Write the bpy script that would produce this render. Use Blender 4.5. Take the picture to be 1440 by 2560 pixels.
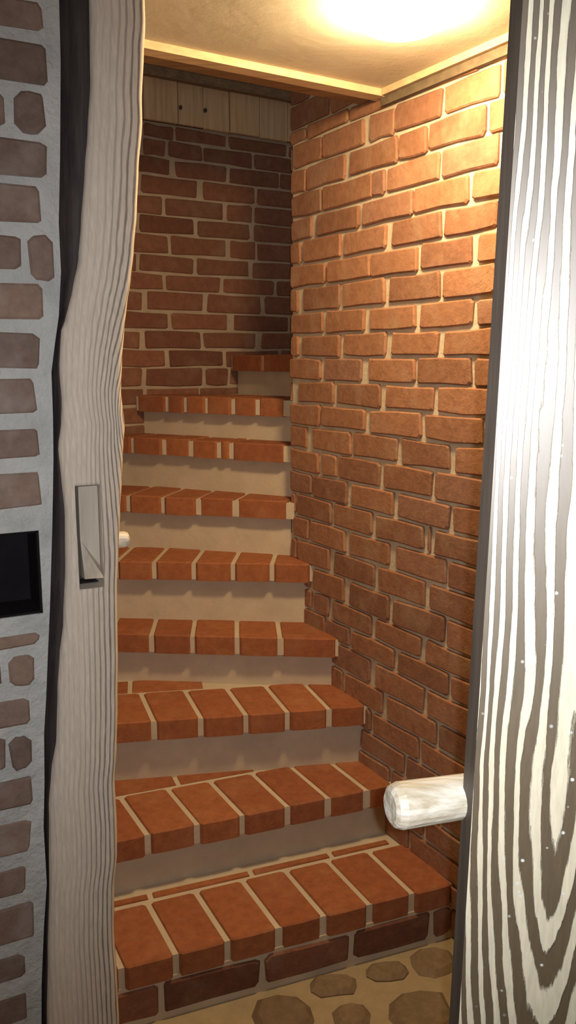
import bpy, bmesh, math, random
from mathutils import Vector, Matrix

random.seed(11)
for o in list(bpy.data.objects):
    bpy.data.objects.remove(o)
scn = bpy.context.scene
COL = scn.collection
EYE = 1.668                      # eye height above the cellar floor, metres

# ------------------------------------------------------------------ camera
cd = bpy.data.cameras.new('camera')
cd.sensor_fit = 'VERTICAL'; cd.sensor_height = 36.0
cd.lens = 36.0 * 2096.0 / 2560.0
cd.clip_start = 0.02
cam = bpy.data.objects.new('camera', cd); COL.objects.link(cam)
cam.location = (0, 0, EYE)
cam.rotation_euler = (math.radians(90) - 0.179, 0, 0)
scn.camera = cam

# ------------------------------------------------------------------ world, flash, exposure
world = bpy.data.worlds.new('world'); scn.world = world; world.use_nodes = True
bg = world.node_tree.nodes['Background']
bg.inputs[0].default_value = (1.0, 0.92, 0.86, 1); bg.inputs[1].default_value = 0.13
fl = bpy.data.lights.new('camera_flash', 'SPOT')
fl.spot_size = math.radians(96); fl.spot_blend = 1.0
fl.energy = 46.0; fl.color = (0.95, 0.97, 1.0); fl.shadow_soft_size = 0.004
flo = bpy.data.objects.new('camera_flash', fl); COL.objects.link(flo)
flo.location = (0.013, 0.0, EYE + 0.006); flo.rotation_euler = cam.rotation_euler
LAMP_POWER = 185.0
vs = scn.view_settings
vs.view_transform = 'Standard'; vs.look = 'None'; vs.gamma = 1.0
vs.exposure = 0.0; vs.use_curve_mapping = False

# ------------------------------------------------------------------ measured tables
RW = [(0,1.858,1.953),(0,1.648,1.839),(0,1.507,1.615),(1,2.345,2.509),(1,2.123,2.336),(1,1.979,2.091),(1,1.785,1.972),(1,1.579,1.767),(2,2.439,2.528),(2,2.215,2.429),(2,1.962,2.186),(2,1.839,1.948),(2,1.62,1.826),(2,1.468,1.601),(3,2.343,2.519),(3,2.079,2.334),(3,2.018,2.071),(3,1.784,2.003),(3,1.572,1.772),(4,2.399,2.519),(4,2.141,2.365),(4,1.893,2.116),(4,1.674,1.883),(4,1.473,1.651),(5,2.468,2.528),(5,2.232,2.447),(5,2.005,2.215),(5,1.771,1.975),(5,1.571,1.755),(6,2.321,2.528),(6,2.08,2.303),(6,1.866,2.072),(6,1.651,1.846),(6,1.448,1.622),(7,2.482,2.528),(7,2.238,2.447),(7,2.008,2.216),(7,1.77,1.981),(7,1.562,1.747),(8,2.329,2.528),(8,2.104,2.305),(8,1.866,2.072),(8,1.64,1.842),(8,1.442,1.616),(9,2.482,2.528),(9,2.231,2.451),(9,1.995,2.204),(9,1.769,1.965),(9,1.55,1.74),(10,2.341,2.528),(10,2.117,2.317),(10,1.864,2.076),(10,1.637,1.846),(10,1.437,1.62),(11,2.524,2.528),(11,2.264,2.476),(11,2.021,2.242),(11,1.782,1.99),(11,1.561,1.758),(12,2.344,2.528),(12,2.092,2.325),(12,1.829,2.063),(12,1.585,1.805),(13,2.423,2.528),(13,2.167,2.383),(13,1.935,2.149),(13,1.709,1.909),(13,1.496,1.68),(14,2.352,2.528),(14,2.242,2.327),(14,2.014,2.228),(14,1.778,1.986),(14,1.564,1.757),(15,2.396,2.528),(15,2.181,2.381),(15,1.944,2.154),(15,1.701,1.918),(15,1.491,1.681),(16,2.501,2.523),(16,2.272,2.48),(16,2.05,2.253),(16,1.805,2.025),(16,1.772,1.786),(16,1.543,1.75),(17,2.411,2.507),(17,2.191,2.395),(17,1.962,2.164),(17,1.706,1.927),(17,1.487,1.689),(18,2.49,2.518),(18,2.279,2.474),(18,2.033,2.25),(18,1.791,2.008),(18,1.563,1.766),(19,2.399,2.484),(19,2.193,2.373),(19,1.957,2.156),(19,1.704,1.929),(19,1.488,1.691),(20,2.282,2.372),(20,2.04,2.252),(20,1.805,2.015),(20,1.572,1.777),(21,2.162,2.285),(21,1.924,2.143),(21,1.683,1.9),(21,1.473,1.663),(22,2.044,2.255),(22,1.784,2.01),(22,1.557,1.763),(23,1.979,2.177),(23,1.723,1.95),(23,1.504,1.706)]
RZ = [2.415,2.368,2.289,2.211,2.133,2.059,1.983,1.907,1.826,1.751,1.677,1.6,1.523,1.447,1.366,1.285,1.206,1.126,1.045,0.961,0.875,0.802,0.728,0.642,0.559]
BW = [(0,1.35,1.475),(0,1.487,1.712),(0,1.73,2.004),(1,1.348,1.435),(1,1.452,1.599),(1,1.608,1.832),(1,1.851,2.096),(2,1.256,1.45),(2,1.483,1.71),(2,1.731,1.965),(2,1.978,2.247),(3,1.333,1.573),(3,1.602,1.844),(3,1.863,2.124),(4,1.203,1.418),(4,1.434,1.695),(4,1.713,1.831),(4,1.849,2.104),(5,1.319,1.558),(5,1.578,1.817),(5,1.843,2.104),(6,1.207,1.436),(6,1.458,1.705),(6,1.73,1.848),(6,1.861,2.125),(7,1.317,1.549),(7,1.572,1.81),(7,1.835,2.098),(8,1.196,1.409),(8,1.429,1.672),(8,1.697,1.938),(8,1.957,2.21),(9,1.12,1.318),(9,1.345,1.59),(9,1.617,1.872),(9,1.898,2.168),(10,1.206,1.427),(10,1.45,1.707),(10,1.744,2.01),(11,1.103,1.301),(11,1.329,1.578),(11,1.596,1.845),(11,1.878,2.141),(12,1.195,1.412),(12,1.435,1.68),(12,1.705,1.963),(13,1.102,1.307),(13,1.33,1.581),(13,1.605,1.704),(13,1.722,1.983)]
BZ = [2.593,2.536,2.469,2.399,2.322,2.245,2.174,2.093,2.019,1.948,1.866,1.79,1.714,1.638,1.557]
LB = [(0.09,0.325,2.179,2.222),(0.093,0.328,2.102,2.164),(0.274,0.322,2.026,2.089),(0.216,0.258,2.025,2.087),(0.085,0.32,1.957,2.018),(0.072,0.307,1.886,1.945),(0.036,0.271,1.81,1.869),(0.284,0.322,1.796,1.87),(0.067,0.302,1.734,1.791),(0.059,0.294,1.655,1.714),(0.049,0.284,1.579,1.639),(0.05,0.285,1.502,1.557),(0.05,0.285,1.418,1.479),(0.033,0.268,1.172,1.197),(0.213,0.254,1.102,1.157),(0.146,0.198,1.106,1.16),(0.008,0.243,1.03,1.081),(0.206,0.244,0.944,1.01),(0.137,0.198,0.949,1.015),(0.007,0.241,0.877,0.93),(-0.001,0.234,0.784,0.85),(-0.015,0.22,0.702,0.757),(-0.005,0.23,0.611,0.682),(-0.028,0.207,0.532,0.582),(-0.025,0.209,0.439,0.498)]
NICHE = (0.089,0.277,1.229,1.378)
PL = [(0.395,2.23),(0.392,2.112),(0.384,2.032),(0.377,1.976),(0.367,1.888),(0.36,1.831),(0.349,1.786),(0.336,1.74),(0.326,1.714),(0.323,1.682),(0.32,1.655),(0.322,1.602),(0.319,1.562),(0.312,1.522),(0.315,1.467),(0.318,1.412),(0.315,1.327),(0.306,1.213),(0.297,1.156),(0.29,1.09),(0.284,1.001),(0.272,0.942),(0.264,0.874),(0.258,0.733),(0.247,0.572),(0.239,0.44)]
PR = [(0.489,2.247),(0.489,2.211),(0.485,2.168),(0.479,2.093),(0.479,2.062),(0.47,1.986),(0.465,1.921),(0.457,1.849),(0.45,1.803),(0.442,1.763),(0.436,1.722),(0.43,1.669),(0.426,1.614),(0.428,1.586),(0.431,1.558),(0.426,1.51),(0.422,1.46),(0.417,1.403),(0.412,1.339),(0.406,1.258),(0.403,1.138),(0.399,1.046),(0.394,0.953),(0.388,0.89),(0.389,0.808),(0.387,0.743),(0.379,0.678),(0.375,0.577),(0.377,0.49),(0.378,0.383)]
PB = [(0.356,2.237),(0.354,2.141),(0.346,1.993),(0.339,1.892),(0.339,1.814),(0.332,1.742),(0.323,1.695),(0.315,1.648),(0.314,1.574),(0.311,1.498),(0.304,1.392),(0.293,1.248),(0.283,1.138),(0.277,1.07),(0.27,1.003),(0.266,0.909),(0.26,0.823),(0.26,0.708),(0.251,0.628),(0.24,0.504),(0.235,0.41)]
MO = [(0.335,1.456),(0.378,1.273)]
FS = [(-0.009,1.891,0.097,0.097),(0.126,2.006,0.068,0.042),(0.165,1.892,0.051,0.051),(0.347,1.911,0.1,0.092),(0.274,2.058,0.063,0.039),(0.413,2.096,0.071,0.06),(-0.199,1.768,0.083,0.065),(-0.019,1.716,0.057,0.056)]
DL = -1.4622


# ------------------------------------------------------------------ materials
def mat(name):
    m = bpy.data.materials.new(name); m.use_nodes = True
    nt = m.node_tree; b = nt.nodes['Principled BSDF']
    return m, nt, b
def N(nt, t, **kw):
    n = nt.nodes.new(t)
    for k, v in kw.items(): setattr(n, k, v)
    return n
def noise(nt, vec, scale, detail=4, rough=0.6):
    n = N(nt, 'ShaderNodeTexNoise'); n.inputs['Scale'].default_value = scale
    n.inputs['Detail'].default_value = detail; n.inputs['Roughness'].default_value = rough
    nt.links.new(vec, n.inputs['Vector']); return n
def ramp(nt, fac, stops):
    r = N(nt, 'ShaderNodeValToRGB'); e = r.color_ramp.elements
    while len(e) < len(stops): e.new(0.5)
    for el, (p, c) in zip(e, stops): el.position = p; el.color = (*c, 1)
    nt.links.new(fac, r.inputs[0]); return r
def mix(nt, fac, a, b, blend='MIX'):
    n = N(nt, 'ShaderNodeMix', data_type='RGBA', blend_type=blend)
    for s, v in ((0, fac), (6, a), (7, b)):
        if hasattr(v, 'default_value'): nt.links.new(v, n.inputs[s])
        elif isinstance(v, (int, float)): n.inputs[s].default_value = v
        else: n.inputs[s].default_value = (*v, 1)
    return n.outputs[2]
def mth(nt, op, a, b=0.0):
    n = N(nt, 'ShaderNodeMath', operation=op)
    for i, v in enumerate((a, b)):
        if hasattr(v, 'default_value'): nt.links.new(v, n.inputs[i])
        else: n.inputs[i].default_value = v
    return n.outputs[0]
def bump(nt, b, h, strength, dist):
    n = N(nt, 'ShaderNodeBump'); n.inputs['Strength'].default_value = strength
    n.inputs['Distance'].default_value = dist
    nt.links.new(h, n.inputs['Height']); nt.links.new(n.outputs[0], b.inputs['Normal'])
def pos(nt):
    return N(nt, 'ShaderNodeNewGeometry').outputs['Position']

def brick_mat(name, stops, dust, dustamt, bs=0.5):
    m, nt, b = mat(name)
    p = pos(nt); rnd = N(nt, 'ShaderNodeObjectInfo').outputs['Random']
    c = ramp(nt, rnd, stops).outputs[0]
    n1 = noise(nt, p, 38, 6, 0.7); n2 = noise(nt, p, 9, 3)
    c = mix(nt, 0.55, c, ramp(nt, n1.outputs[0], [(0.3, (0.55, 0.5, 0.5)), (0.7, (1.25, 1.25, 1.25))]).outputs[0], 'MULTIPLY')
    d = mth(nt, 'MULTIPLY', ramp(nt, n2.outputs[0], [(0.52, (0, 0, 0)), (0.72, (1, 1, 1))]).outputs[0], dustamt)
    c = mix(nt, d, c, dust)
    nt.links.new(c, b.inputs['Base Color']); b.inputs['Roughness'].default_value = 0.88
    b.inputs['Specular IOR Level'].default_value = 0.25
    bump(nt, b, noise(nt, p, 70, 5, 0.7).outputs[0], bs, 0.006)
    return m
M_BRICK = brick_mat('red_brick', [(0.0, (0.25, 0.12, 0.072)), (0.35, (0.33, 0.16, 0.088)), (0.7, (0.37, 0.18, 0.10)), (1.0, (0.29, 0.15, 0.10))], (0.42, 0.29, 0.19), 0.4)
M_TREAD = brick_mat('tread_brick', [(0.0, (0.31, 0.105, 0.044)), (0.5, (0.36, 0.13, 0.052)), (1.0, (0.29, 0.10, 0.045))], (0.45, 0.23, 0.12), 0.25, 0.35)
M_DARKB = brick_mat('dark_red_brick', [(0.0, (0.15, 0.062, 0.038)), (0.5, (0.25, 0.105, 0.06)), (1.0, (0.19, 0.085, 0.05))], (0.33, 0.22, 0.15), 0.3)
M_OLDB = brick_mat('weathered_brick', [(0.0, (0.20, 0.145, 0.12)), (0.5, (0.26, 0.185, 0.15)), (1.0, (0.31, 0.215, 0.165))], (0.44, 0.39, 0.35), 0.45)
M_STONE = brick_mat('field_stone', [(0.0, (0.17, 0.115, 0.07)), (0.5, (0.21, 0.15, 0.09)), (1.0, (0.24, 0.165, 0.10))], (0.3, 0.22, 0.15), 0.3, 0.25)

def plaster(name, c0, c1, sc, bs, bd, fine=60):
    m, nt, b = mat(name); p = pos(nt)
    n = noise(nt, p, sc, 5, 0.65)
    nt.links.new(ramp(nt, n.outputs[0], [(0.3, c0), (0.7, c1)]).outputs[0], b.inputs['Base Color'])
    b.inputs['Roughness'].default_value = 0.95; b.inputs['Specular IOR Level'].default_value = 0.15
    bump(nt, b, noise(nt, p, fine, 6, 0.65).outputs[0], bs, bd)
    return m
M_MORTAR = plaster('lime_mortar', (0.50, 0.42, 0.31), (0.62, 0.54, 0.41), 14, 0.6, 0.006)
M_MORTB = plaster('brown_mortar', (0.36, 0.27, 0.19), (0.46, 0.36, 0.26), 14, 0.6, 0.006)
M_MORTG = plaster('grey_mortar', (0.50, 0.51, 0.50), (0.68, 0.68, 0.66), 12, 0.9, 0.012, 45)
M_RISER = plaster('riser_plaster', (0.50, 0.415, 0.31), (0.60, 0.505, 0.38), 10, 0.35, 0.004)
M_FLOORM = plaster('floor_mortar', (0.33, 0.255, 0.155), (0.42, 0.33, 0.205), 12, 0.6, 0.008)
M_CEIL = plaster('ceiling_paint', (0.60, 0.55, 0.42), (0.68, 0.63, 0.50), 5, 0.25, 0.01, 9)
M_LIME = plaster('limewashed_plaster', (0.45, 0.40, 0.33), (0.55, 0.49, 0.40), 8, 0.5, 0.008)

def wood(name, c0, c1, scale=26.0, axis=2, rough=0.7):
    m, nt, b = mat(name); p = pos(nt)
    mp = N(nt, 'ShaderNodeMapping'); s = [1, 1, 1]; s[axis] = 0.07
    mp.inputs['Scale'].default_value = s; nt.links.new(p, mp.inputs[0])
    n = noise(nt, mp.outputs[0], scale * 2.2, 5, 0.6)
    rnd = N(nt, 'ShaderNodeObjectInfo').outputs['Random']
    c = ramp(nt, n.outputs[0], [(0.35, c0), (0.65, c1)]).outputs[0]
    c = mix(nt, 0.5, c, ramp(nt, rnd, [(0, (0.75, 0.75, 0.75)), (1, (1.15, 1.15, 1.15))]).outputs[0], 'MULTIPLY')
    nt.links.new(c, b.inputs['Base Color']); b.inputs['Roughness'].default_value = rough
    bump(nt, b, n.outputs[0], 0.4, 0.004)
    return m
M_BOARD = wood('pine_board', (0.52, 0.34, 0.18), (0.66, 0.46, 0.27))
M_BEAM = wood('dark_beam', (0.17, 0.10, 0.05), (0.27, 0.165, 0.08), axis=0)
M_LATH = wood('pale_lath', (0.52, 0.38, 0.22), (0.66, 0.50, 0.30), axis=0)
M_GAPSHADE = wood('lath_gap_shade', (0.11, 0.08, 0.05), (0.16, 0.12, 0.075), axis=0)  # dark tone painted for the shadow gap below the right lath
M_BARKSHADE = wood('bark_and_gap_shade', (0.030, 0.022, 0.022), (0.062, 0.045, 0.042), scale=40)  # bark colour, with the shade of narrow gaps painted in
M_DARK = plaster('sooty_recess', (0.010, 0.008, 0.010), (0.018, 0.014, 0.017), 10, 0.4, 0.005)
M_PLUG = wood('pale_wedge_wood', (0.46, 0.40, 0.32), (0.64, 0.57, 0.47), scale=30)
M_ENDG = wood('sawn_end_grain', (0.55, 0.52, 0.46), (0.72, 0.69, 0.62), scale=20)
M_NAIL, _nt, _b = mat('rusty_nail'); _b.inputs['Base Color'].default_value = (0.05, 0.035, 0.025, 1)
M_METAL, _nt, _b = mat('lamp_base'); _b.inputs['Base Color'].default_value = (0.6, 0.58, 0.52, 1)

def grain_wood(name, pale, dark, lo, hi, rough, coat, speck, relief, waviness=0.35, drift=0.0):
    """timber whose growth rings come from the UV map: u = ring phase, v = contrast"""
    m, nt, b = mat(name); p = pos(nt)
    uv = N(nt, 'ShaderNodeUVMap'); uv.uv_map = 'grain'
    sx = N(nt, 'ShaderNodeSeparateXYZ'); nt.links.new(uv.outputs[0], sx.inputs[0])
    mp = N(nt, 'ShaderNodeMapping'); mp.inputs['Scale'].default_value = (1, 1, 0.12)
    nt.links.new(p, mp.inputs[0])
    nz = noise(nt, mp.outputs[0], 60, 4, 0.6)
    ph = mth(nt, 'ADD', sx.outputs[0], mth(nt, 'MULTIPLY', nz.outputs[0], waviness * 2))
    if drift: ph = mth(nt, 'ADD', ph, mth(nt, 'MULTIPLY', noise(nt, mp.outputs[0], 22, 2).outputs[0], drift * 2))
    s = mth(nt, 'SINE', mth(nt, 'MULTIPLY', ph, 2 * math.pi))
    s = mth(nt, 'ADD', mth(nt, 'MULTIPLY', s, 0.5), 0.5)
    fine = noise(nt, mp.outputs[0], 260, 4, 0.7)
    s2 = mth(nt, 'ADD', s, mth(nt, 'MULTIPLY', mth(nt, 'SUBTRACT', fine.outputs[0], 0.5), 0.7))
    band = ramp(nt, s2, [(lo, (0, 0, 0)), (hi, (1, 1, 1))]).outputs[0]
    fac = mth(nt, 'MULTIPLY', band, sx.outputs[1])
    c = mix(nt, fac, pale, dark)
    fn2 = ramp(nt, fine.outputs[0], [(0.3, (0.78, 0.78, 0.78)), (0.7, (1.12, 1.12, 1.12))]).outputs[0]
    c = mix(nt, 0.8, c, fn2, 'MULTIPLY')
    if speck:
        v = N(nt, 'ShaderNodeTexVoronoi'); v.inputs['Scale'].default_value = 70; nt.links.new(p, v.inputs['Vector'])
        sp = ramp(nt, v.outputs['Distance'], [(0.07, (1, 1, 1)), (0.13, (0, 0, 0))]).outputs[0]
        gate = ramp(nt, noise(nt, p, 14, 2).outputs[0], [(0.44, (0, 0, 0)), (0.52, (1, 1, 1))]).outputs[0]
        c = mix(nt, mth(nt, 'MULTIPLY', sp, gate), c, (0.75, 0.75, 0.72))
    nt.links.new(c, b.inputs['Base Color']); b.inputs['Roughness'].default_value = rough
    b.inputs['Coat Weight'].default_value = coat; b.inputs['Coat Roughness'].default_value = 0.43
    if coat: b.inputs['Specular IOR Level'].default_value = 0.9
    h = mth(nt, 'SUBTRACT', 1.0, fac)
    bump(nt, b, h, relief, 0.003)
    return m
M_POSTL = grain_wood('weathered_oak', (0.72, 0.625, 0.52), (0.24, 0.195, 0.16), 0.62, 1.02, 0.85, 0.0, False, 0.45)
M_POSTR = grain_wood('brushed_stained_wood', (0.74, 0.67, 0.50), (0.125, 0.090, 0.050), 0.37, 0.56, 0.5, 1.0, True, 0.8, 0.30, 1.1)
M_PSIDE = wood('stained_shaded_edge', (0.055, 0.042, 0.032), (0.09, 0.07, 0.055), scale=30, rough=0.45)  # dark stain deepened by the painted shade of the post's side
M_PEG = wood('pale_peg_wood', (0.50, 0.42, 0.29), (0.88, 0.84, 0.74), scale=46, axis=0, rough=0.45)

# ------------------------------------------------------------------ geometry helpers
def link(name, me, m, parent=None, loc=None):
    o = bpy.data.objects.new(name, me); COL.objects.link(o)
    if m: me.materials.append(m)
    if loc is not None: o.location = loc
    if parent: o.parent = parent
    return o
def from_verts(name, V, Fc, m, parent=None, smooth=False):
    """mesh object with its origin at the middle of its own bounds"""
    mn = [min(v[i] for v in V) for i in range(3)]; mx = [max(v[i] for v in V) for i in range(3)]
    c = Vector(((mn[0] + mx[0]) / 2, (mn[1] + mx[1]) / 2, mn[2]))
    me = bpy.data.meshes.new(name)
    me.from_pydata([Vector(v) - c for v in V], [], Fc); me.update()
    bm = bmesh.new(); bm.from_mesh(me); bmesh.ops.recalc_face_normals(bm, faces=bm.faces); bm.to_mesh(me); bm.free()
    if smooth:
        for p in me.polygons: p.use_smooth = True
    o = link(name, me, m, None, c)
    if parent is not None:
        o.parent = parent; o.location = c - OFFS[parent.name]
    OFFS[o.name] = c
    return o
OFFS = {}
def empty(name, loc):
    o = bpy.data.objects.new(name, None); COL.objects.link(o); o.location = loc; o.empty_display_size = 0.05
    OFFS[o.name] = Vector(loc); return o
def tag(o, label=None, cat=None, group=None, kind=None):
    for k, v in (('label', label), ('category', cat), ('group', group), ('kind', kind)):
        if v: o[k] = v
    return o
class MB:
    def __init__(s): s.v = []; s.f = []
    def prism(s, poly, z0, z1):
        n = len(poly); b = len(s.v)
        s.v += [(x, y, z0) for x, y in poly] + [(x, y, z1) for x, y in poly]
        s.f.append(tuple(range(b, b + n))); s.f.append(tuple(range(b + n, b + 2 * n)))
        for i in range(n):
            j = (i + 1) % n; s.f.append((b + i, b + j, b + n + j, b + n + i))
    def obox(s, o, ux, uy, a, bb, z0, z1):
        pts = [o + ux * p + uy * q for p, q in ((a[0], bb[0]), (a[1], bb[0]), (a[1], bb[1]), (a[0], bb[1]))]
        s.prism([(p.x, p.y) for p in pts], z0, z1)
    def build(s, name, m, parent=None): return from_verts(name, s.v, s.f, m, parent)

def outline(x0, x1, y0, y1, r, jit, rng):
    """rounded, slightly irregular outline of a rectangle: ten points"""
    j = lambda: rng.uniform(-jit, jit)
    rr = [min(r * rng.uniform(0.5, 1.5), 0.4 * (x1 - x0), 0.4 * (y1 - y0)) for _ in range(4)]
    return [(x0 + rr[0], y0 + j()), ((x0 + x1) / 2, y0 + j()), (x1 - rr[1], y0 + j()), (x1 + j(), y0 + rr[1]),
            (x1 + j(), y1 - rr[2]), (x1 - rr[2], y1 + j()), ((x0 + x1) / 2, y1 + j()), (x0 + rr[3], y1 + j()),
            (x0 + j(), y1 - rr[3]), (x0 + j(), y0 + rr[0])]
def slab_piece(name, pts, frame, front, depth, bev, m, parent):
    """a brick, stone or cobble: bevelled slab. frame(p, q, h): plane coordinates and height -> world"""
    n = len(pts); cx = sum(p[0] for p in pts) / n; cy = sum(p[1] for p in pts) / n
    V = []; Fc = []
    for ring in range(3):
        for (x, y) in pts:
            if ring == 0:
                d = math.hypot(x - cx, y - cy) or 1e-6
                ex = max(abs(p[0] - cx) for p in pts); ey = max(abs(p[1] - cy) for p in pts)
                V.append(frame(cx + (x - cx) * (1 - bev / ex), cy + (y - cy) * (1 - bev / ey), front))
            else: V.append(frame(x, y, front - (bev * 0.8 if ring == 1 else depth)))
    Fc.append(tuple(range(n)))
    for k in (0, 1):
        for i in range(n):
            j = (i + 1) % n; Fc.append((k * n + i, k * n + j, (k + 1) * n + j, (k + 1) * n + i))
    return from_verts(name, V, Fc, m, parent)

V2 = lambda x, y: Vector((x, y, 0))
AR = math.radians(31.39)
nR = V2(math.cos(AR), math.sin(AR)); tR = V2(-math.sin(AR), math.cos(AR)); DR = 1.55     # right wall: nR.P = DR
nB = V2(math.sin(AR), -math.cos(AR)); tB = V2(math.cos(AR), math.sin(AR)); DB = -3.30    # back wall: nB.P = DB, nB faces the stairs
AL = math.radians(62.4)
tL = V2(math.sin(AL), math.cos(AL)); nL = V2(math.cos(AL), -math.sin(AL))                # room wall with the old post
ZC = 2.413                                                                              # ceiling
ZTOP = 3.05

# ================================================================== SETTING
# floor: mortar bed with rounded field stones
mb = MB(); mb.prism([(-1.5, -0.9), (1.7, -0.9), (1.7, 2.3), (-1.5, 2.3)], -0.12, 0.0)
floor = mb.build('floor', M_FLOORM); tag(floor, kind='structure', label='cellar floor of rounded field stones set in pale mortar')
rng = random.Random(5)
stones = [(x, y, a, b, rng.uniform(-0.3, 0.3)) for x, y, a, b in FS]
for i in range(420):
    x, y = rng.uniform(-1.3, 1.4), rng.uniform(-0.6, 1.85); a = rng.uniform(0.055, 0.10); b = a * rng.uniform(0.6, 1.0)
    if x * tL.x + y * tL.y < 0.46 and x * nL.x + y * nL.y < DL + 0.12: continue
    if x * nR.x + y * nR.y > DR - 0.12: continue
    if y > 1.78 + 0.386 * (x + 0.41): continue
    if all(((x - s[0]) / (a + s[2] + 0.012)) ** 2 + ((y - s[1]) / (b + s[3] + 0.012)) ** 2 > 1 for s in stones):
        stones.append((x, y, a, b, rng.uniform(-0.6, 0.6)))
for (x, y, a, b, ro) in stones:
    n = 10; ph = rng.random()
    ex = [rng.uniform(0.86, 1.06) for _ in range(n)]
    pts = []
    for k in range(n):
        t = 2 * math.pi * (k + ph) / n
        sq = (abs(math.cos(t)) ** 2.6 + abs(math.sin(t)) ** 2.6) ** (-1 / 2.6)
        px, py = a * ex[k] * math.cos(t) * sq, b * ex[k] * math.sin(t) * sq
        pts.append((x + px * math.cos(ro) - py * math.sin(ro), y + px * math.sin(ro) + py * math.cos(ro)))
    slab_piece('stone', pts, lambda p, q, h: (p, q, h), 0.014, 0.05, min(a, b) * 0.3, M_STONE, floor)

# right wall: the brick wall the stairs climb along and turn around
mb = MB(); o = nR * DR
mb.obox(o, tR, nR, (1.1, 2.525), (0.010, 0.25), 0.0, ZTOP)
wr = mb.build('wall_right', M_MORTAR); tag(wr, kind='structure', label='red brick wall in stretcher bond beside the stairs')
fr = lambda p, q, h: tuple(nR * (DR - h) + tR * p + Vector((0, 0, q)))
rng = random.Random(21)
rows = {}
for i, s0, s1 in RW: rows.setdefault(i, []).append([s0, s1])
zc = list(RZ)
while zc[-1] > 0.03: zc.append(zc[-1] - 0.0775)
zc[-1] = max(zc[-1], 0.0)
up = []
z = RZ[0]
while z < ZTOP - 0.03: up.append((z, min(z + 0.077, ZTOP))); z += 0.077
def lay(z0, z1, segs, wall, frame, m, rng, jp=0.0045, r=0.006, proud=0.0, depth=0.10):
    for s0, s1 in segs:
        if s1 - s0 < 0.012 or z1 - z0 < 0.02: continue
        ps = outline(s0 - 0.002, s1 + (0.002 if s1 < 2.52 else 0), z0 + jp, z1 - jp, r, 0.0036, rng)
        tilt = rng.uniform(-0.006, 0.006); cm = (s0 + s1) / 2
        ps = [(p, q + tilt * (p - cm) * 2) for p, q in ps]
        s0, s1 = s0, s1
        slab_piece('brick', ps, frame, proud + rng.uniform(-0.002, 0.002), depth, 0.0045, m, wall)
for i in range(len(zc) - 1):
    z1, z0 = zc[i], zc[i + 1]
    segs = [list(s) for s in rows.get(i, [])]
    if not segs:
        e = 2.02 - 0.12 * (i % 2) - 0.10 * (i - 24) * 0.5
        segs = [[e - 0.22, e]]
    f = max(s[1] for s in segs) + 0.017
    while (i >= 19 or i == 0) and f < 2.5:
        segs.append([f, min(f + 0.218, 2.528)]); f += 0.235
    e = min(s[0] for s in segs) - 0.017
    while e > 1.14:
        a = max(e - 0.218 + rng.uniform(-0.006, 0.006), 1.105); segs.append([a, e]); e = a - 0.017
    lay(z0, z1, segs, wr, fr, M_BRICK, rng)
for z0, z1 in up:
    s = 2.527
    if int((z0 - RZ[0]) / 0.077 + 0.5) % 2: 
        lay(z0, z1, [[2.42, 2.527]], wr, fr, M_BRICK, rng); s = 2.403
    segs = []
    while s > 1.95: segs.append([s - 0.218, s]); s -= 0.235
    lay(z0, z1, segs, wr, fr, M_BRICK, rng)
# its free end, where the stairs turn
fe = lambda p, q, h: tuple(nR * (DR + p) + tR * (2.530 + h) + Vector((0, 0, q)))
for i in range(len(zc) - 1):
    if zc[i + 1] < 1.0: continue
    segs = [[0.008, 0.118], [0.133, 0.246]] if i % 2 else [[0.012, 0.243]]
    lay(zc[i + 1], zc[i], segs, wr, fe, M_BRICK, rng, proud=0.002, depth=0.003)

# back wall
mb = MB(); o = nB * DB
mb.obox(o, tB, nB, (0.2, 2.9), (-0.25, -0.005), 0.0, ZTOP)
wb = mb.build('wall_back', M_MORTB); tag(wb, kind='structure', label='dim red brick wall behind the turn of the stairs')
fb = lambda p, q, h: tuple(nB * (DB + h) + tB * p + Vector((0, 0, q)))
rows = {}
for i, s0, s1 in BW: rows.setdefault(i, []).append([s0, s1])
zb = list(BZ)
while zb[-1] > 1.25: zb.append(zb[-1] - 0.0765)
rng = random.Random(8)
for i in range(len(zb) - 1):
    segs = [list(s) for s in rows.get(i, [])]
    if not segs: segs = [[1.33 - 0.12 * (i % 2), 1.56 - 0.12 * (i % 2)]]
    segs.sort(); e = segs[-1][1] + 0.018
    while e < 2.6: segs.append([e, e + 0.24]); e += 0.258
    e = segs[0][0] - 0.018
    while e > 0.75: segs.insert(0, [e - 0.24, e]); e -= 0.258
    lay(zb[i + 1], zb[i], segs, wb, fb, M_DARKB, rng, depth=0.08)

# vertical boards above the back wall and the beam that carries them
mb = MB(); mb.obox(nB * DB, tB, nB, (0.4, 2.8), (0.001, 0.006), BZ[0] + 0.004, ZTOP)
wu = mb.build('wall_upper', M_DARK); tag(wu, kind='structure', label='upright pine boarding above the brick back wall')
rng = random.Random(3); s = 0.5
seam = [0.62, 0.76, 0.90, 1.04, 1.19, 1.33, 1.478, 1.527, 1.562, 1.617, 1.765, 1.83, 1.98, 2.12, 2.26, 2.40]
seam = [0.62, 0.78, 0.92, 1.06, 1.20, 1.34, 1.487, 1.60, 1.72, 1.86, 2.0, 2.14, 2.28, 2.42]
planks = []
for a, b in zip(seam, seam[1:]):
    pts = outline(a + 0.0015, b - 0.0015, BZ[0] + rng.uniform(0.0, 0.006), 2.80, 0.002, 0.0008, rng)
    planks.append(slab_piece('plank', pts, fb, 0.022 + rng.uniform(-0.003, 0.003), 0.018, 0.003, M_BOARD, wu))
for s, z in ((1.497, 2.66), (1.607, 2.665)):
    ps = [(s + 0.007 * math.cos(k * math.pi / 4), z + 0.009 * math.sin(k * math.pi / 4)) for k in range(8)]
    slab_piece('nail', ps, fb, 0.028, 0.008, 0.002, M_NAIL, wu)
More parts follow.
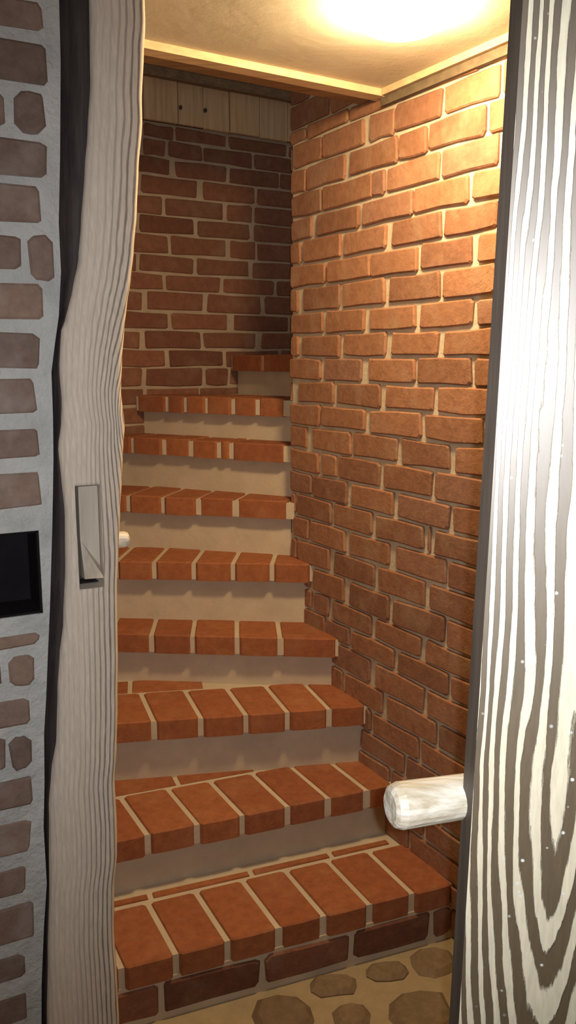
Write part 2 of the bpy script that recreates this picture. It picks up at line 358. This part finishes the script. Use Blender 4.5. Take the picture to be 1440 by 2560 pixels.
mb = MB(); mb.obox(nB * DB, tB, nB, (0.4, 2.6), (0.02, 0.055), 2.752, 2.93)
t5 = mb.build('trim_5', M_BEAM); tag(t5, kind='structure', label='dark horizontal beam across the top of the boards')

# outer wall of the stairs, hidden behind the old post
mb = MB(); mb.prism([(-0.44, 1.66), (-0.99, 3.262), (-1.11, 3.19), (-0.62, 1.58)], 0.0, ZTOP)
wo = mb.build('wall_outer', M_LIME); tag(wo, kind='structure', label='plastered outer wall of the stair')

# the rest of the cellar room around the photographer
mb = MB(); mb.prism([(-1.5, -0.9), (1.7, -0.9), (1.7, -1.0), (-1.5, -1.0)], 0.0, ZC); wq = mb.build('wall_rear', M_LIME); tag(wq, kind='structure', label='plain plastered wall behind')
mb = MB(); mb.prism([(-1.5, -1.0), (-1.6, -1.0), (-1.6, 0.78), (-1.5, 0.78)], 0.0, ZC); wq = mb.build('wall_side', M_LIME); tag(wq, kind='structure', label='plain plastered side wall')
mb = MB(); mb.prism([(1.6, -1.0), (1.7, -1.0), (1.7, 1.8), (1.6, 1.8)], 0.0, ZC); wq = mb.build('wall_far', M_LIME); tag(wq, kind='structure', label='plain plastered wall at the far right')
mb = MB(); mb.prism([(0.762, 1.752), (1.6, 1.752), (1.6, 1.85), (0.80, 1.85)], 0.0, ZC); wq = mb.build('wall_front', M_LIME); tag(wq, kind='structure', label='plain plastered wall beside the stair wall')

# ceilings and trims
dH = -2.022
def onB(s, d): p = nB * d + tB * s; return (p.x, p.y)
mb = MB(); mb.prism([(-1.6, -1.0), (1.7, -1.0), (1.7, 1.85), (0.74, 1.85), onB(1.545, dH), onB(-0.35, dH)], ZC, ZC + 0.16)
ce = mb.build('ceiling', M_CEIL); tag(ce, kind='structure', label='pale painted ceiling over the foot of the stairs')
mb = MB(); mb.obox(nB * dH, tB, nB, (0.35, 1.548), (-0.03, 0.016), ZC - 0.019, ZC + 0.001)
t1 = mb.build('trim_1', M_LATH); tag(t1, kind='structure', label='pale lath along the ceiling edge over the stairs')
mb = MB(); mb.obox(nR * DR, tR, nR, (1.15, 2.022), (-0.022, 0.004), ZC - 0.018, ZC + 0.001)
t2 = mb.build('trim_2', M_LATH); tag(t2, kind='structure', label='pale lath between ceiling and right brick wall')
mb = MB(); mb.obox(nR * DR, tR, nR, (1.15, 2.022), (-0.010, 0.003), ZC - 0.041, ZC - 0.0185)  # added strip, its dark colour draws the shadow gap below the lath
t3 = mb.build('trim_3', M_GAPSHADE); tag(t3, kind='structure', label='brown strip standing in for the shadow gap under the ceiling lath on the right wall')
mb = MB(); mb.obox(nB * dH, tB, nB, (0.35, 1.54), (-0.10, -0.031), ZC - 0.012, ZC + 0.16)
t4 = mb.build('trim_4', M_BEAM); tag(t4, kind='structure', label='brown beam edging the stair opening in the ceiling')

# room wall left of the old post: weathered brick in wide grey mortar, with a black hole
mb = MB(); o = nL * DL
edge = sorted([(z, u) for u, z in PB]); edge = [(0.0, edge[0][1] - 0.03)] + edge + [(ZC, edge[-1][1])]
na, nb_, nz0, nz1 = NICHE
def strip(z0, z1, u0, u1a, u1b, d0=-0.13, d1=0.0):
    b = len(mb.v)
    for z, u1 in ((z0, u1a), (z1, u1b)):
        for u, d in ((u0, d0), (u1, d0), (u1, d1), (u0, d1)):
            p = nL * (DL + d) + tL * u; mb.v.append((p.x, p.y, z))
    for q in ((0, 1, 2, 3), (4, 5, 6, 7), (0, 1, 5, 4), (1, 2, 6, 5), (2, 3, 7, 6), (3, 0, 4, 7)): mb.f.append(tuple(b + k for k in q))
def eu(z):
    for (za, ua), (zb_, ub) in zip(edge, edge[1:]):
        if za <= z <= zb_: return ua + (ub - ua) * (z - za) / max(zb_ - za, 1e-6)
    return edge[-1][1]
lev = sorted(set([e[0] for e in edge] + [nz0, nz1]))
for z0, z1 in zip(lev, lev[1:]):
    a, b = eu(z0) - 0.003, eu(z1) - 0.003
    if nz0 - 1e-4 <= z0 and z1 <= nz1 + 1e-4:
        strip(z0, z1, -0.95, na, na); strip(z0, z1, nb_, a, b); strip(z0, z1, na, nb_, nb_, -0.13, -0.10)
    else: strip(z0, z1, -0.95, a, b)
wl = mb.build('wall_left', M_MORTG); tag(wl, kind='structure', label='weathered brick wall in wide grey mortar left of the old post')
fL = lambda p, q, h: tuple(nL * (DL + h) + tL * p + Vector((0, 0, q)))
rng = random.Random(14)
for u0, u1, z0, z1 in LB:
    w = u1 - u0
    ps = outline(u0, u1, z0 + 0.001, z1 - 0.001, 0.009 if w < 0.07 else 0.006, 0.003, rng)
    slab_piece('brick', ps, fL, 0.004 + rng.uniform(-0.002, 0.002), 0.03, 0.004, M_OLDB, wl)
    e = u0 - 0.025
    if w > 0.1 or u0 < 0.2:
        while e > -0.9:
            a = max(e - rng.uniform(0.21, 0.24), -0.94)
            slab_piece('brick', outline(a, e, z0, z1, 0.006, 0.003, rng), fL, 0.004, 0.03, 0.004, M_OLDB, wl); e = a - 0.02
z = LB[-1][2] - 0.02
while z > 0.07:
    e = 0.20 + rng.uniform(-0.02, 0.02)
    while e > -0.9:
        a = max(e - rng.uniform(0.2, 0.24), -0.94)
        slab_piece('brick', outline(a, e, z - 0.058, z, 0.010, 0.004, rng), fL, 0.004, 0.03, 0.004, M_OLDB, wl); e = a - 0.02
    z -= 0.077
# soot-black lining of the hole
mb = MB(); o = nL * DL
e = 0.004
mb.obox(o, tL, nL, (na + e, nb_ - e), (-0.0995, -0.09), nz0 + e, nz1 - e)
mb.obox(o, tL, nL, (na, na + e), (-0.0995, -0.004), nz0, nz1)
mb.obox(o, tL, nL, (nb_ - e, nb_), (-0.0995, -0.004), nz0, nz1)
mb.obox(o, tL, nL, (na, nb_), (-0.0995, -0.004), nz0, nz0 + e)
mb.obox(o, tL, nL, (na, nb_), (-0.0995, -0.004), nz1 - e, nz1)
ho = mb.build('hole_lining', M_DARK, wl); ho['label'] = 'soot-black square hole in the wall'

# ================================================================== STAIRCASE
# nosing lines: right end, left end, top height; joints: x of the brick joints along the nosing
ext = lambda a, b, t: (a[0] + (b[0] - a[0]) * t, a[1] + (b[1] - a[1]) * t)
NOSE = [((0.485, 2.198), (-0.487, 1.822), 0.180), ((0.340, 2.435), (-0.560, 2.089), 0.360), ((0.262, 2.557), (-0.660, 2.402), 0.568),
        ((0.178, 2.694), (-0.770, 2.762), 0.747), ((0.090, 2.839), (-0.815, 2.901), 0.970), ((0.020, 2.934), (-0.880, 3.166), 1.173),
        ((0.035, 2.991), (-0.720, 3.374), 1.369), ((0.110, 3.039), (-0.628, 3.475), 1.528), ((0.118, 3.085), (-0.252, 3.702), 1.690),
        ((0.160, 3.075), (0.100, 3.914), 1.850)]
JOIN = [[-0.487, -0.413, -0.284, -0.155, -0.024, 0.101, 0.228, 0.356, 0.482],
        [-0.555, -0.53, -0.393, -0.258, -0.131, 0.0, 0.124, 0.246, 0.336],
        [-0.655, -0.55, -0.416, -0.271, -0.131, 0.0, 0.133, 0.258],
        [-0.765, -0.61, -0.467, -0.325, -0.173, -0.027, 0.172],
        [-0.81, -0.75, -0.61, -0.474, -0.333, -0.194, -0.057, 0.084],
        [-0.865, -0.74, -0.6, -0.465, -0.332, -0.191, 0.004],
        [-0.71, -0.62, -0.487, -0.373, -0.262, -0.215, -0.010],
        [-0.625, -0.49, -0.41, -0.32, -0.214, -0.117, -0.012],
        [-0.250, -0.105, 0.05], []]
JDIR = [(-0.46, 0.89), (-0.49, 0.87), (-0.33, 0.94), (-0.06, 1.0)]
stair = empty('staircase', (0.0, 2.2, 0.0))
tag(stair, 'winding brick staircase with plastered risers climbing beside the brick wall', 'staircase')
rng = random.Random(77)
TH = 0.066
def yon(k, x):
    (rx, ry, ), (lx, ly) = NOSE[k][0], NOSE[k][1]
    return ly + (ry - ly) * (x - lx) / (rx - lx)
for k in range(10):
    R_, L_, zk = NOSE[k]
    R_, L_ = V2(*R_), V2(*L_)
    d = (R_ - L_).normalized(); fwd = V2(-d.y, d.x)
    if k < 9: R2, L2 = V2(*NOSE[k + 1][0]), V2(*NOSE[k + 1][1])
    else: R2, L2 = V2(0.75, 3.42), V2(0.62, 4.20)
    d2 = (R2 - L2).normalized() if k < 9 else d; f2 = V2(-d2.y, d2.x)
    if k == 9: f2 = V2(0, 0)
    back = [L2 + f2 * 0.07, R2 + f2 * 0.07]
    if k == 5: back = [V2(-0.955, 3.262)] + back
    if k == 6: back = [V2(-0.66, 3.45)] + back
    if k == 7: back = [V2(-0.40, 3.60)] + back
    mb = MB()
    sb = 0.0 if k == 0 else 0.034
    body = [R_ + fwd * (sb + 0.004), L_ + fwd * (sb + 0.004)] + back
    mb.prism([(p.x, p.y) for p in body], 0.0, zk - TH + 0.004)
    bed = [R_ + fwd * 0.007, L_ + fwd * 0.007] + back
    mb.prism([(p.x, p.y) for p in bed], zk - TH + 0.002, zk - 0.006)
    st = mb.build('step', M_RISER, stair)
    js = JOIN[k]
    jd = V2(*JDIR[k]).normalized() if k < 4 else fwd
    ft = lambda p, q, h: (p, q, h)
    for a, b in zip(js, js[1:]):
        if b - a < 0.02: continue
        g = 0.008
        wob = rng.uniform(-0.004, 0.004)
        A, B = V2(a, yon(k, a)), V2(b, yon(k, b))
        u = (B - A).normalized(); A2, B2 = A + u * g - fwd * wob, B - u * g - fwd * wob
        Lb = 0.236
        C, D = B2 + jd * Lb, A2 + jd * Lb
        r = 0.008
        def cut(P, Q, S):   # rounded corner at Q
            return [Q + (P - Q).normalized() * r, Q + (S - Q).normalized() * r]
        pl = cut(D, A2, B2) + [(A2 + B2) / 2 - fwd * rng.uniform(0, 0.002)] + cut(A2, B2, C) + cut(B2, C, D) + cut(C, D, A2)
        slab_piece('brick', [(p.x, p.y) for p in pl], ft, zk + rng.uniform(-0.0015, 0.0015), TH, 0.005, M_TREAD, st)
    # cut bricks filling the strip behind the headers where the tread is deep enough
    if k in (0, 1, 2):
        n0 = NOSE[k]
        xs = [[-0.50, -0.27, 0.01, 0.25, 0.44], [-0.56, -0.47, -0.22, 0.02], [-0.64, -0.45, -0.20]][k]
        o0 = jd * (0.236 + 0.016)
        for a, b in zip(xs, xs[1:]):
            A, B = V2(a, yon(k, a)) + o0 - jd * 0.0, V2(b, yon(k, b)) + o0
            off = -0.118 if k == 0 else -0.12
            u = (B - A).normalized(); A2, B2 = A + u * 0.008, B - u * 0.008
            wdt = 0.022 if k == 0 else 0.10
            pl = [A2, B2, B2 + fwd * wdt, A2 + fwd * wdt]
            slab_piece('brick', [(p.x, p.y) for p in pl], ft, zk - 0.001, TH, 0.003, M_TREAD, st)
    if k == 0:  # the bottom riser is a course of stretchers, its shade painted as darker brick
        xs = [-0.48, -0.325, -0.068, 0.178, 0.415, 0.485]
        for a, b in zip(xs, xs[1:]):
            A, B = V2(a, yon(0, a)), V2(b, yon(0, b)); w = (B - A).length
            fs = lambda p, q, h, A=A, d=d, fwd=fwd: tuple(A + d * p - fwd * h + Vector((0, 0, q)))
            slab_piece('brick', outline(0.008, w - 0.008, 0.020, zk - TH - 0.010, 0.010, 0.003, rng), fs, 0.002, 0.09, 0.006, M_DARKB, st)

# ================================================================== OLD POST on the left
def interp(tab, z):
    t = sorted((zz, u) for u, zz in tab)
    if z <= t[0][0]: return t[0][1] + (z - t[0][0]) * 0.02
    for (za, ua), (zb_, ub) in zip(t, t[1:]):
        if za <= z <= zb_:
            f = (z - za) / max(zb_ - za, 1e-6); f = f * f * (3 - 2 * f) * 0.5 + f * 0.5
            return ua + (ub - ua) * f
    return t[-1][1]
OFF = 0.03
base = nL * DL + tL * 0.31
post = empty('timber_post', (base.x, base.y, 0.0))
tag(post, 'crooked pale weathered timber post with a wedged mortise beside the grey-mortared brick', 'post')
NF, NZ = 26, 170
rng = random.Random(2)
verts, faces, uvs = [], [], []
def wp(u, d, z): p = nL * (DL + d) + tL * u; return Vector((p.x, p.y, z))
rowsz = [0.0 + (ZC - 0.0) * i / NZ for i in range(NZ + 1)]
zk_, uk_ = 1.567, 0.424
def ring_phase(u, z, uL, uR):
    e = (uR - u)
    bow = 0.10 * math.exp(-((z - 1.80) / 0.22) ** 2)
    dk = math.hypot((u - uk_) * 1.0, (z - zk_) * 0.26)
    g = e / 0.0105 - 3.6 * math.exp(-((z - zk_) / 0.15) ** 2) * math.exp(-(e / 0.055) ** 2) - 2.0 * math.exp(-(dk / 0.012) ** 2) + 1.4 * math.sin(z * 2.1) * (e / 0.09)
    return g
ringn = NF + 1 + 4
for z in rowsz:
    uL, uR = interp(PL, z), interp(PR, z)
    for i in range(NF + 1):
        t = i / NF; u = uL + (uR - uL) * t
        edge_r = 0.012 * max(0, (t - 0.90) / 0.10) ** 2 + 0.008 * max(0, (0.10 - t) / 0.10) ** 2
        hump = 0.006 * math.sin(math.pi * t)
        verts.append(wp(u, OFF + hump - edge_r, z))
        uvs.append((ring_phase(u, z, uL, uR), 0.15 + 0.85 * min(1, max(0, (t - 0.3) / 0.5))))
    for (u, d) in ((uR + 0.002, -0.01), (uR - 0.004, -0.10), (uL + 0.01, -0.10), (uL + 0.012, -0.01)):
        verts.append(wp(u, d, z)); uvs.append(((d + 0.3) / 0.012, 0.7))
for r in range(NZ):
    for i in range(ringn):
        j = (i + 1) % ringn
        faces.append((r * ringn + i, r * ringn + j, (r + 1) * ringn + j, (r + 1) * ringn + i))
faces.append(tuple(range(ringn - 1, -1, -1))); faces.append(tuple(NZ * ringn + i for i in range(ringn)))
def grain_mesh(name, verts, faces, uvs, c, side=None):
    me = bpy.data.meshes.new(name); me.from_pydata([v - c for v in verts], [], faces); me.update()
    ul = me.uv_layers.new(name='grain')
    for lp in me.loops: ul.data[lp.index].uv = uvs[lp.vertex_index]
    if side:                       # side faces take the second material: dark stain with their shade painted in
        for p in me.polygons: p.material_index = 1 if p.index % side[0] >= side[1] else 0
    bm = bmesh.new(); bm.from_mesh(me); bmesh.ops.recalc_face_normals(bm, faces=bm.faces); bm.to_mesh(me); bm.free()
    return me
c = Vector((base.x, base.y, 0))
me = grain_mesh('trunk', verts, faces, uvs, c); me.materials.append(M_POSTL)
for p in me.polygons: p.use_smooth = len(p.vertices) == 4
trunk = bpy.data.objects.new('trunk', me); COL.objects.link(trunk)
# the mortise, cut out of the trunk
(mu0, mz1), (mu1, mz0) = MO
mb = MB(); mb.obox(nL * DL, tL, nL, (mu0, mu1), (-0.035, 0.10), mz0, mz1)
cut_ = mb.build('cutter', M_DARK); cut_.location -= c
bo = trunk.modifiers.new('mortise', 'BOOLEAN'); bo.operation = 'DIFFERENCE'; bo.object = cut_; bo.solver = 'EXACT'
bpy.context.view_layer.update()
dg = bpy.context.evaluated_depsgraph_get()
me2 = bpy.data.meshes.new_from_object(trunk.evaluated_get(dg)); me2.name = 'trunk'
trunk.modifiers.clear(); trunk.data = me2
bpy.data.objects.remove(cut_)
trunk.parent = post; OFFS[trunk.name] = c
# waney edge on the wall side, dark bark with the gap's shade painted in
verts, faces = [], []
zs = [ZC * i / 90 for i in range(91)]
for z in zs:
    a, b = interp(PL, z) + 0.006, interp(PB, z) + 0.001
    if z > PB[0][1]: b = PB[0][0]
    w = 0.003 * math.sin(z * 37) + 0.002 * math.sin(z * 91 + 1)
    for u, dd in ((b, -0.022), ((a + b) / 2, -0.010 + w), (a, 0.012), (a + 0.004, -0.06), (b, -0.06)):
        verts.append(wp(u, dd, z))
for r in range(90):
    for i in range(5):
        j = (i + 1) % 5; faces.append((r * 5 + i, r * 5 + j, r * 5 + 5 + j, r * 5 + 5 + i))
faces.append((0, 1, 2, 3, 4)); faces.append(tuple(450 + i for i in range(5)))
bk = from_verts('bark_edge', verts, faces, M_BARKSHADE, post, True); bk['label'] = 'dark waney edge of the post against the mortar'
# wedge driven into the mortise, its lower end cut at a slant
u0, u1, z0, z1 = mu0 + 0.0075, mu1 - 0.002, mz0 + 0.016, mz1 - 0.003
fp = lambda u, d, z: tuple(wp(u, d, z))
vv = [fp(u0, 0.024, z1), fp(u1, 0.024, z1), fp(u1, 0.022, z0 + 0.020), fp(u0, 0.022, z0 + 0.070), fp(u0, 0.044, z0 + 0.004), fp(u1, 0.042, z0 + 0.002),
      fp(u0, -0.033, z1), fp(u1, -0.033, z1), fp(u1, -0.033, z0), fp(u0, -0.033, z0)]
ff = [(0, 1, 2, 3), (3, 2, 5, 4), (4, 5, 8, 9), (6, 7, 1, 0), (9, 8, 7, 6), (0, 3, 4, 9, 6), (1, 7, 8, 5, 2)]
wd = from_verts('wedge', vv, ff, M_PLUG, post); wd['label'] = 'pale wooden wedge filling the mortise'
# thin dark lining that paints shade into the gaps round the wedge
mb = MB()
mb.obox(nL * DL, tL, nL, (mu0 - 0.001, mu0 + 0.0015), (-0.034, 0.030), mz0, mz1)
mb.obox(nL * DL, tL, nL, (mu0, mu1), (-0.034, 0.0), mz0 - 0.001, mz0 + 0.0015)
mb.obox(nL * DL, tL, nL, (mu0, mu1), (-0.0345, -0.0335), mz0, mz1)
ml = mb.build('mortise_shade', M_BARKSHADE, post)
def lathe(name, p0, axis, prof, m, parent, seg=18):
    """prof: (distance along axis, radius)"""
    ax = axis.normalized(); e1 = ax.orthogonal().normalized(); e2 = ax.cross(e1)
    V, Fc = [], []
    for h, r in prof:
        for k in range(seg):
            t = 2 * math.pi * k / seg
            V.append(p0 + ax * h + (e1 * math.cos(t) + e2 * math.sin(t)) * r)
    for i in range(len(prof) - 1):
        for k in range(seg):
            j = (k + 1) % seg; Fc.append((i * seg + k, i * seg + j, (i + 1) * seg + j, (i + 1) * seg + k))
    Fc.append(tuple(range(seg))); Fc.append(tuple((len(prof) - 1) * seg + k for k in range(seg)))
    return from_verts(name, V, Fc, m, parent, smooth=False)
pk = lathe('peg', wp(0.385, -0.05, 1.336), tL, [(0, 0.016), (0.058, 0.0155), (0.064, 0.0125), (0.0665, 0.007)], M_PEG, post)
pk['label'] = 'round end of a wooden peg'

# ================================================================== NEAR POST on the right
yaw = math.radians(11.0)
tP = V2(math.cos(yaw), -math.sin(yaw)); nP = V2(-math.sin(yaw), -math.cos(yaw))
pb = V2(0.1555, 0.650)
post2 = empty('timber_post', (pb.x + 0.1, pb.y + 0.02, 0.0))
tag(post2, 'glossy dark-stained timber post with pale raised grain and a thick peg', 'post')
c = Vector((pb.x + 0.1, pb.y + 0.02, 0.0))
W, DP = 0.19, 0.058
NX, NZ = 64, 240
zs = [ZC * i / NZ for i in range(NZ + 1)]
rng = random.Random(9)
def xlean(z): return 0.018 * (z - 1.32)
def smooth_noise(z, seed):
    r = random.Random(seed); s = 0
    for k in range(1, 7): s += math.sin(z * k * 1.9 + r.uniform(0, 6.28)) * r.uniform(0.5, 1) / k
    return s
def rings(x, z):
    xc = 0.070 + 0.006 * smooth_noise(z, 4)
    zr = z - EYE
    dd = 0.011 + 0.0022 * smooth_noise(z, 7)
    if zr < -0.33: dd += 0.12 * (-0.33 - zr)
    if zr > 0.02: dd += 0.03 * (zr - 0.02)
    r = math.hypot(x - xc, max(dd, 0.002))
    return 335.0 * r ** 1.5 + 0.10 * smooth_noise(z + x * 8, 12)
verts, faces, uvs = [], [], []
ringn = NX + 1 + 4
for z in zs:
    for i in range(NX + 1):
        x = W * i / NX
        q = pb + tP * (x + xlean(z))
        verts.append(Vector((q.x, q.y, z))); uvs.append((rings(x, z), 1.0))
    for x, d in ((W, 0.03), (W, DP), (-0.006, DP), (-0.008, 0.012)):
        q = pb + tP * (x + xlean(z)) - nP * d
        verts.append(Vector((q.x, q.y, z))); uvs.append((0.25 + 0.02 * d, 0.97))
for r in range(NZ):
    for i in range(ringn):
        j = (i + 1) % ringn
        faces.append((r * ringn + i, r * ringn + j, (r + 1) * ringn + j, (r + 1) * ringn + i))
faces.append(tuple(range(ringn - 1, -1, -1))); faces.append(tuple(NZ * ringn + i for i in range(ringn)))
me = grain_mesh('shaft', verts, faces, uvs, c, (ringn, NX)); me.materials.append(M_POSTR); me.materials.append(M_PSIDE)
body = bpy.data.objects.new('shaft', me); COL.objects.link(body); body.parent = post2; OFFS[body.name] = c
pz = EYE - 0.379
pg = lathe('peg', Vector((0.165, 0.680, pz + 0.004)), Vector((-0.955, -0.29, 0.02)),
           [(0, 0.0188), (0.073, 0.0199), (0.0795, 0.0175), (0.082, 0.0135)], M_PEG, post2, 22)
pg['label'] = 'thick pale round peg standing out of the post'

# ================================================================== CEILING LAMP
lx, ly = 0.246, 1.955
lamp = empty('ceiling_lamp', (lx, ly, ZC))
tag(lamp, 'round flush ceiling lamp with a glowing white glass dome', 'lamp')
lathe('lamp_base', Vector((lx, ly, ZC)), Vector((0, 0, -1)), [(0, 0.09), (0.006, 0.09), (0.008, 0.086)], M_METAL, lamp, 32)
M_GLOW, nt, b = mat('glowing_glass')
b.inputs['Base Color'].default_value = (0.9, 0.85, 0.75, 1)
b.inputs['Emission Color'].default_value = (1.0, 0.72, 0.38, 1); b.inputs['Emission Strength'].default_value = LAMP_POWER
prof = [(0.001, 0.104), (0.010, 0.105)] + [(0.0145 + 0.045 * math.sin(t * math.pi / 16), 0.104 * math.cos(t * math.pi / 16)) for t in range(1, 8)] + [(0.0594, 0.004)]
lathe('glass_dome', Vector((lx, ly, ZC)), Vector((0, 0, -1)), prof, M_GLOW, lamp, 32)
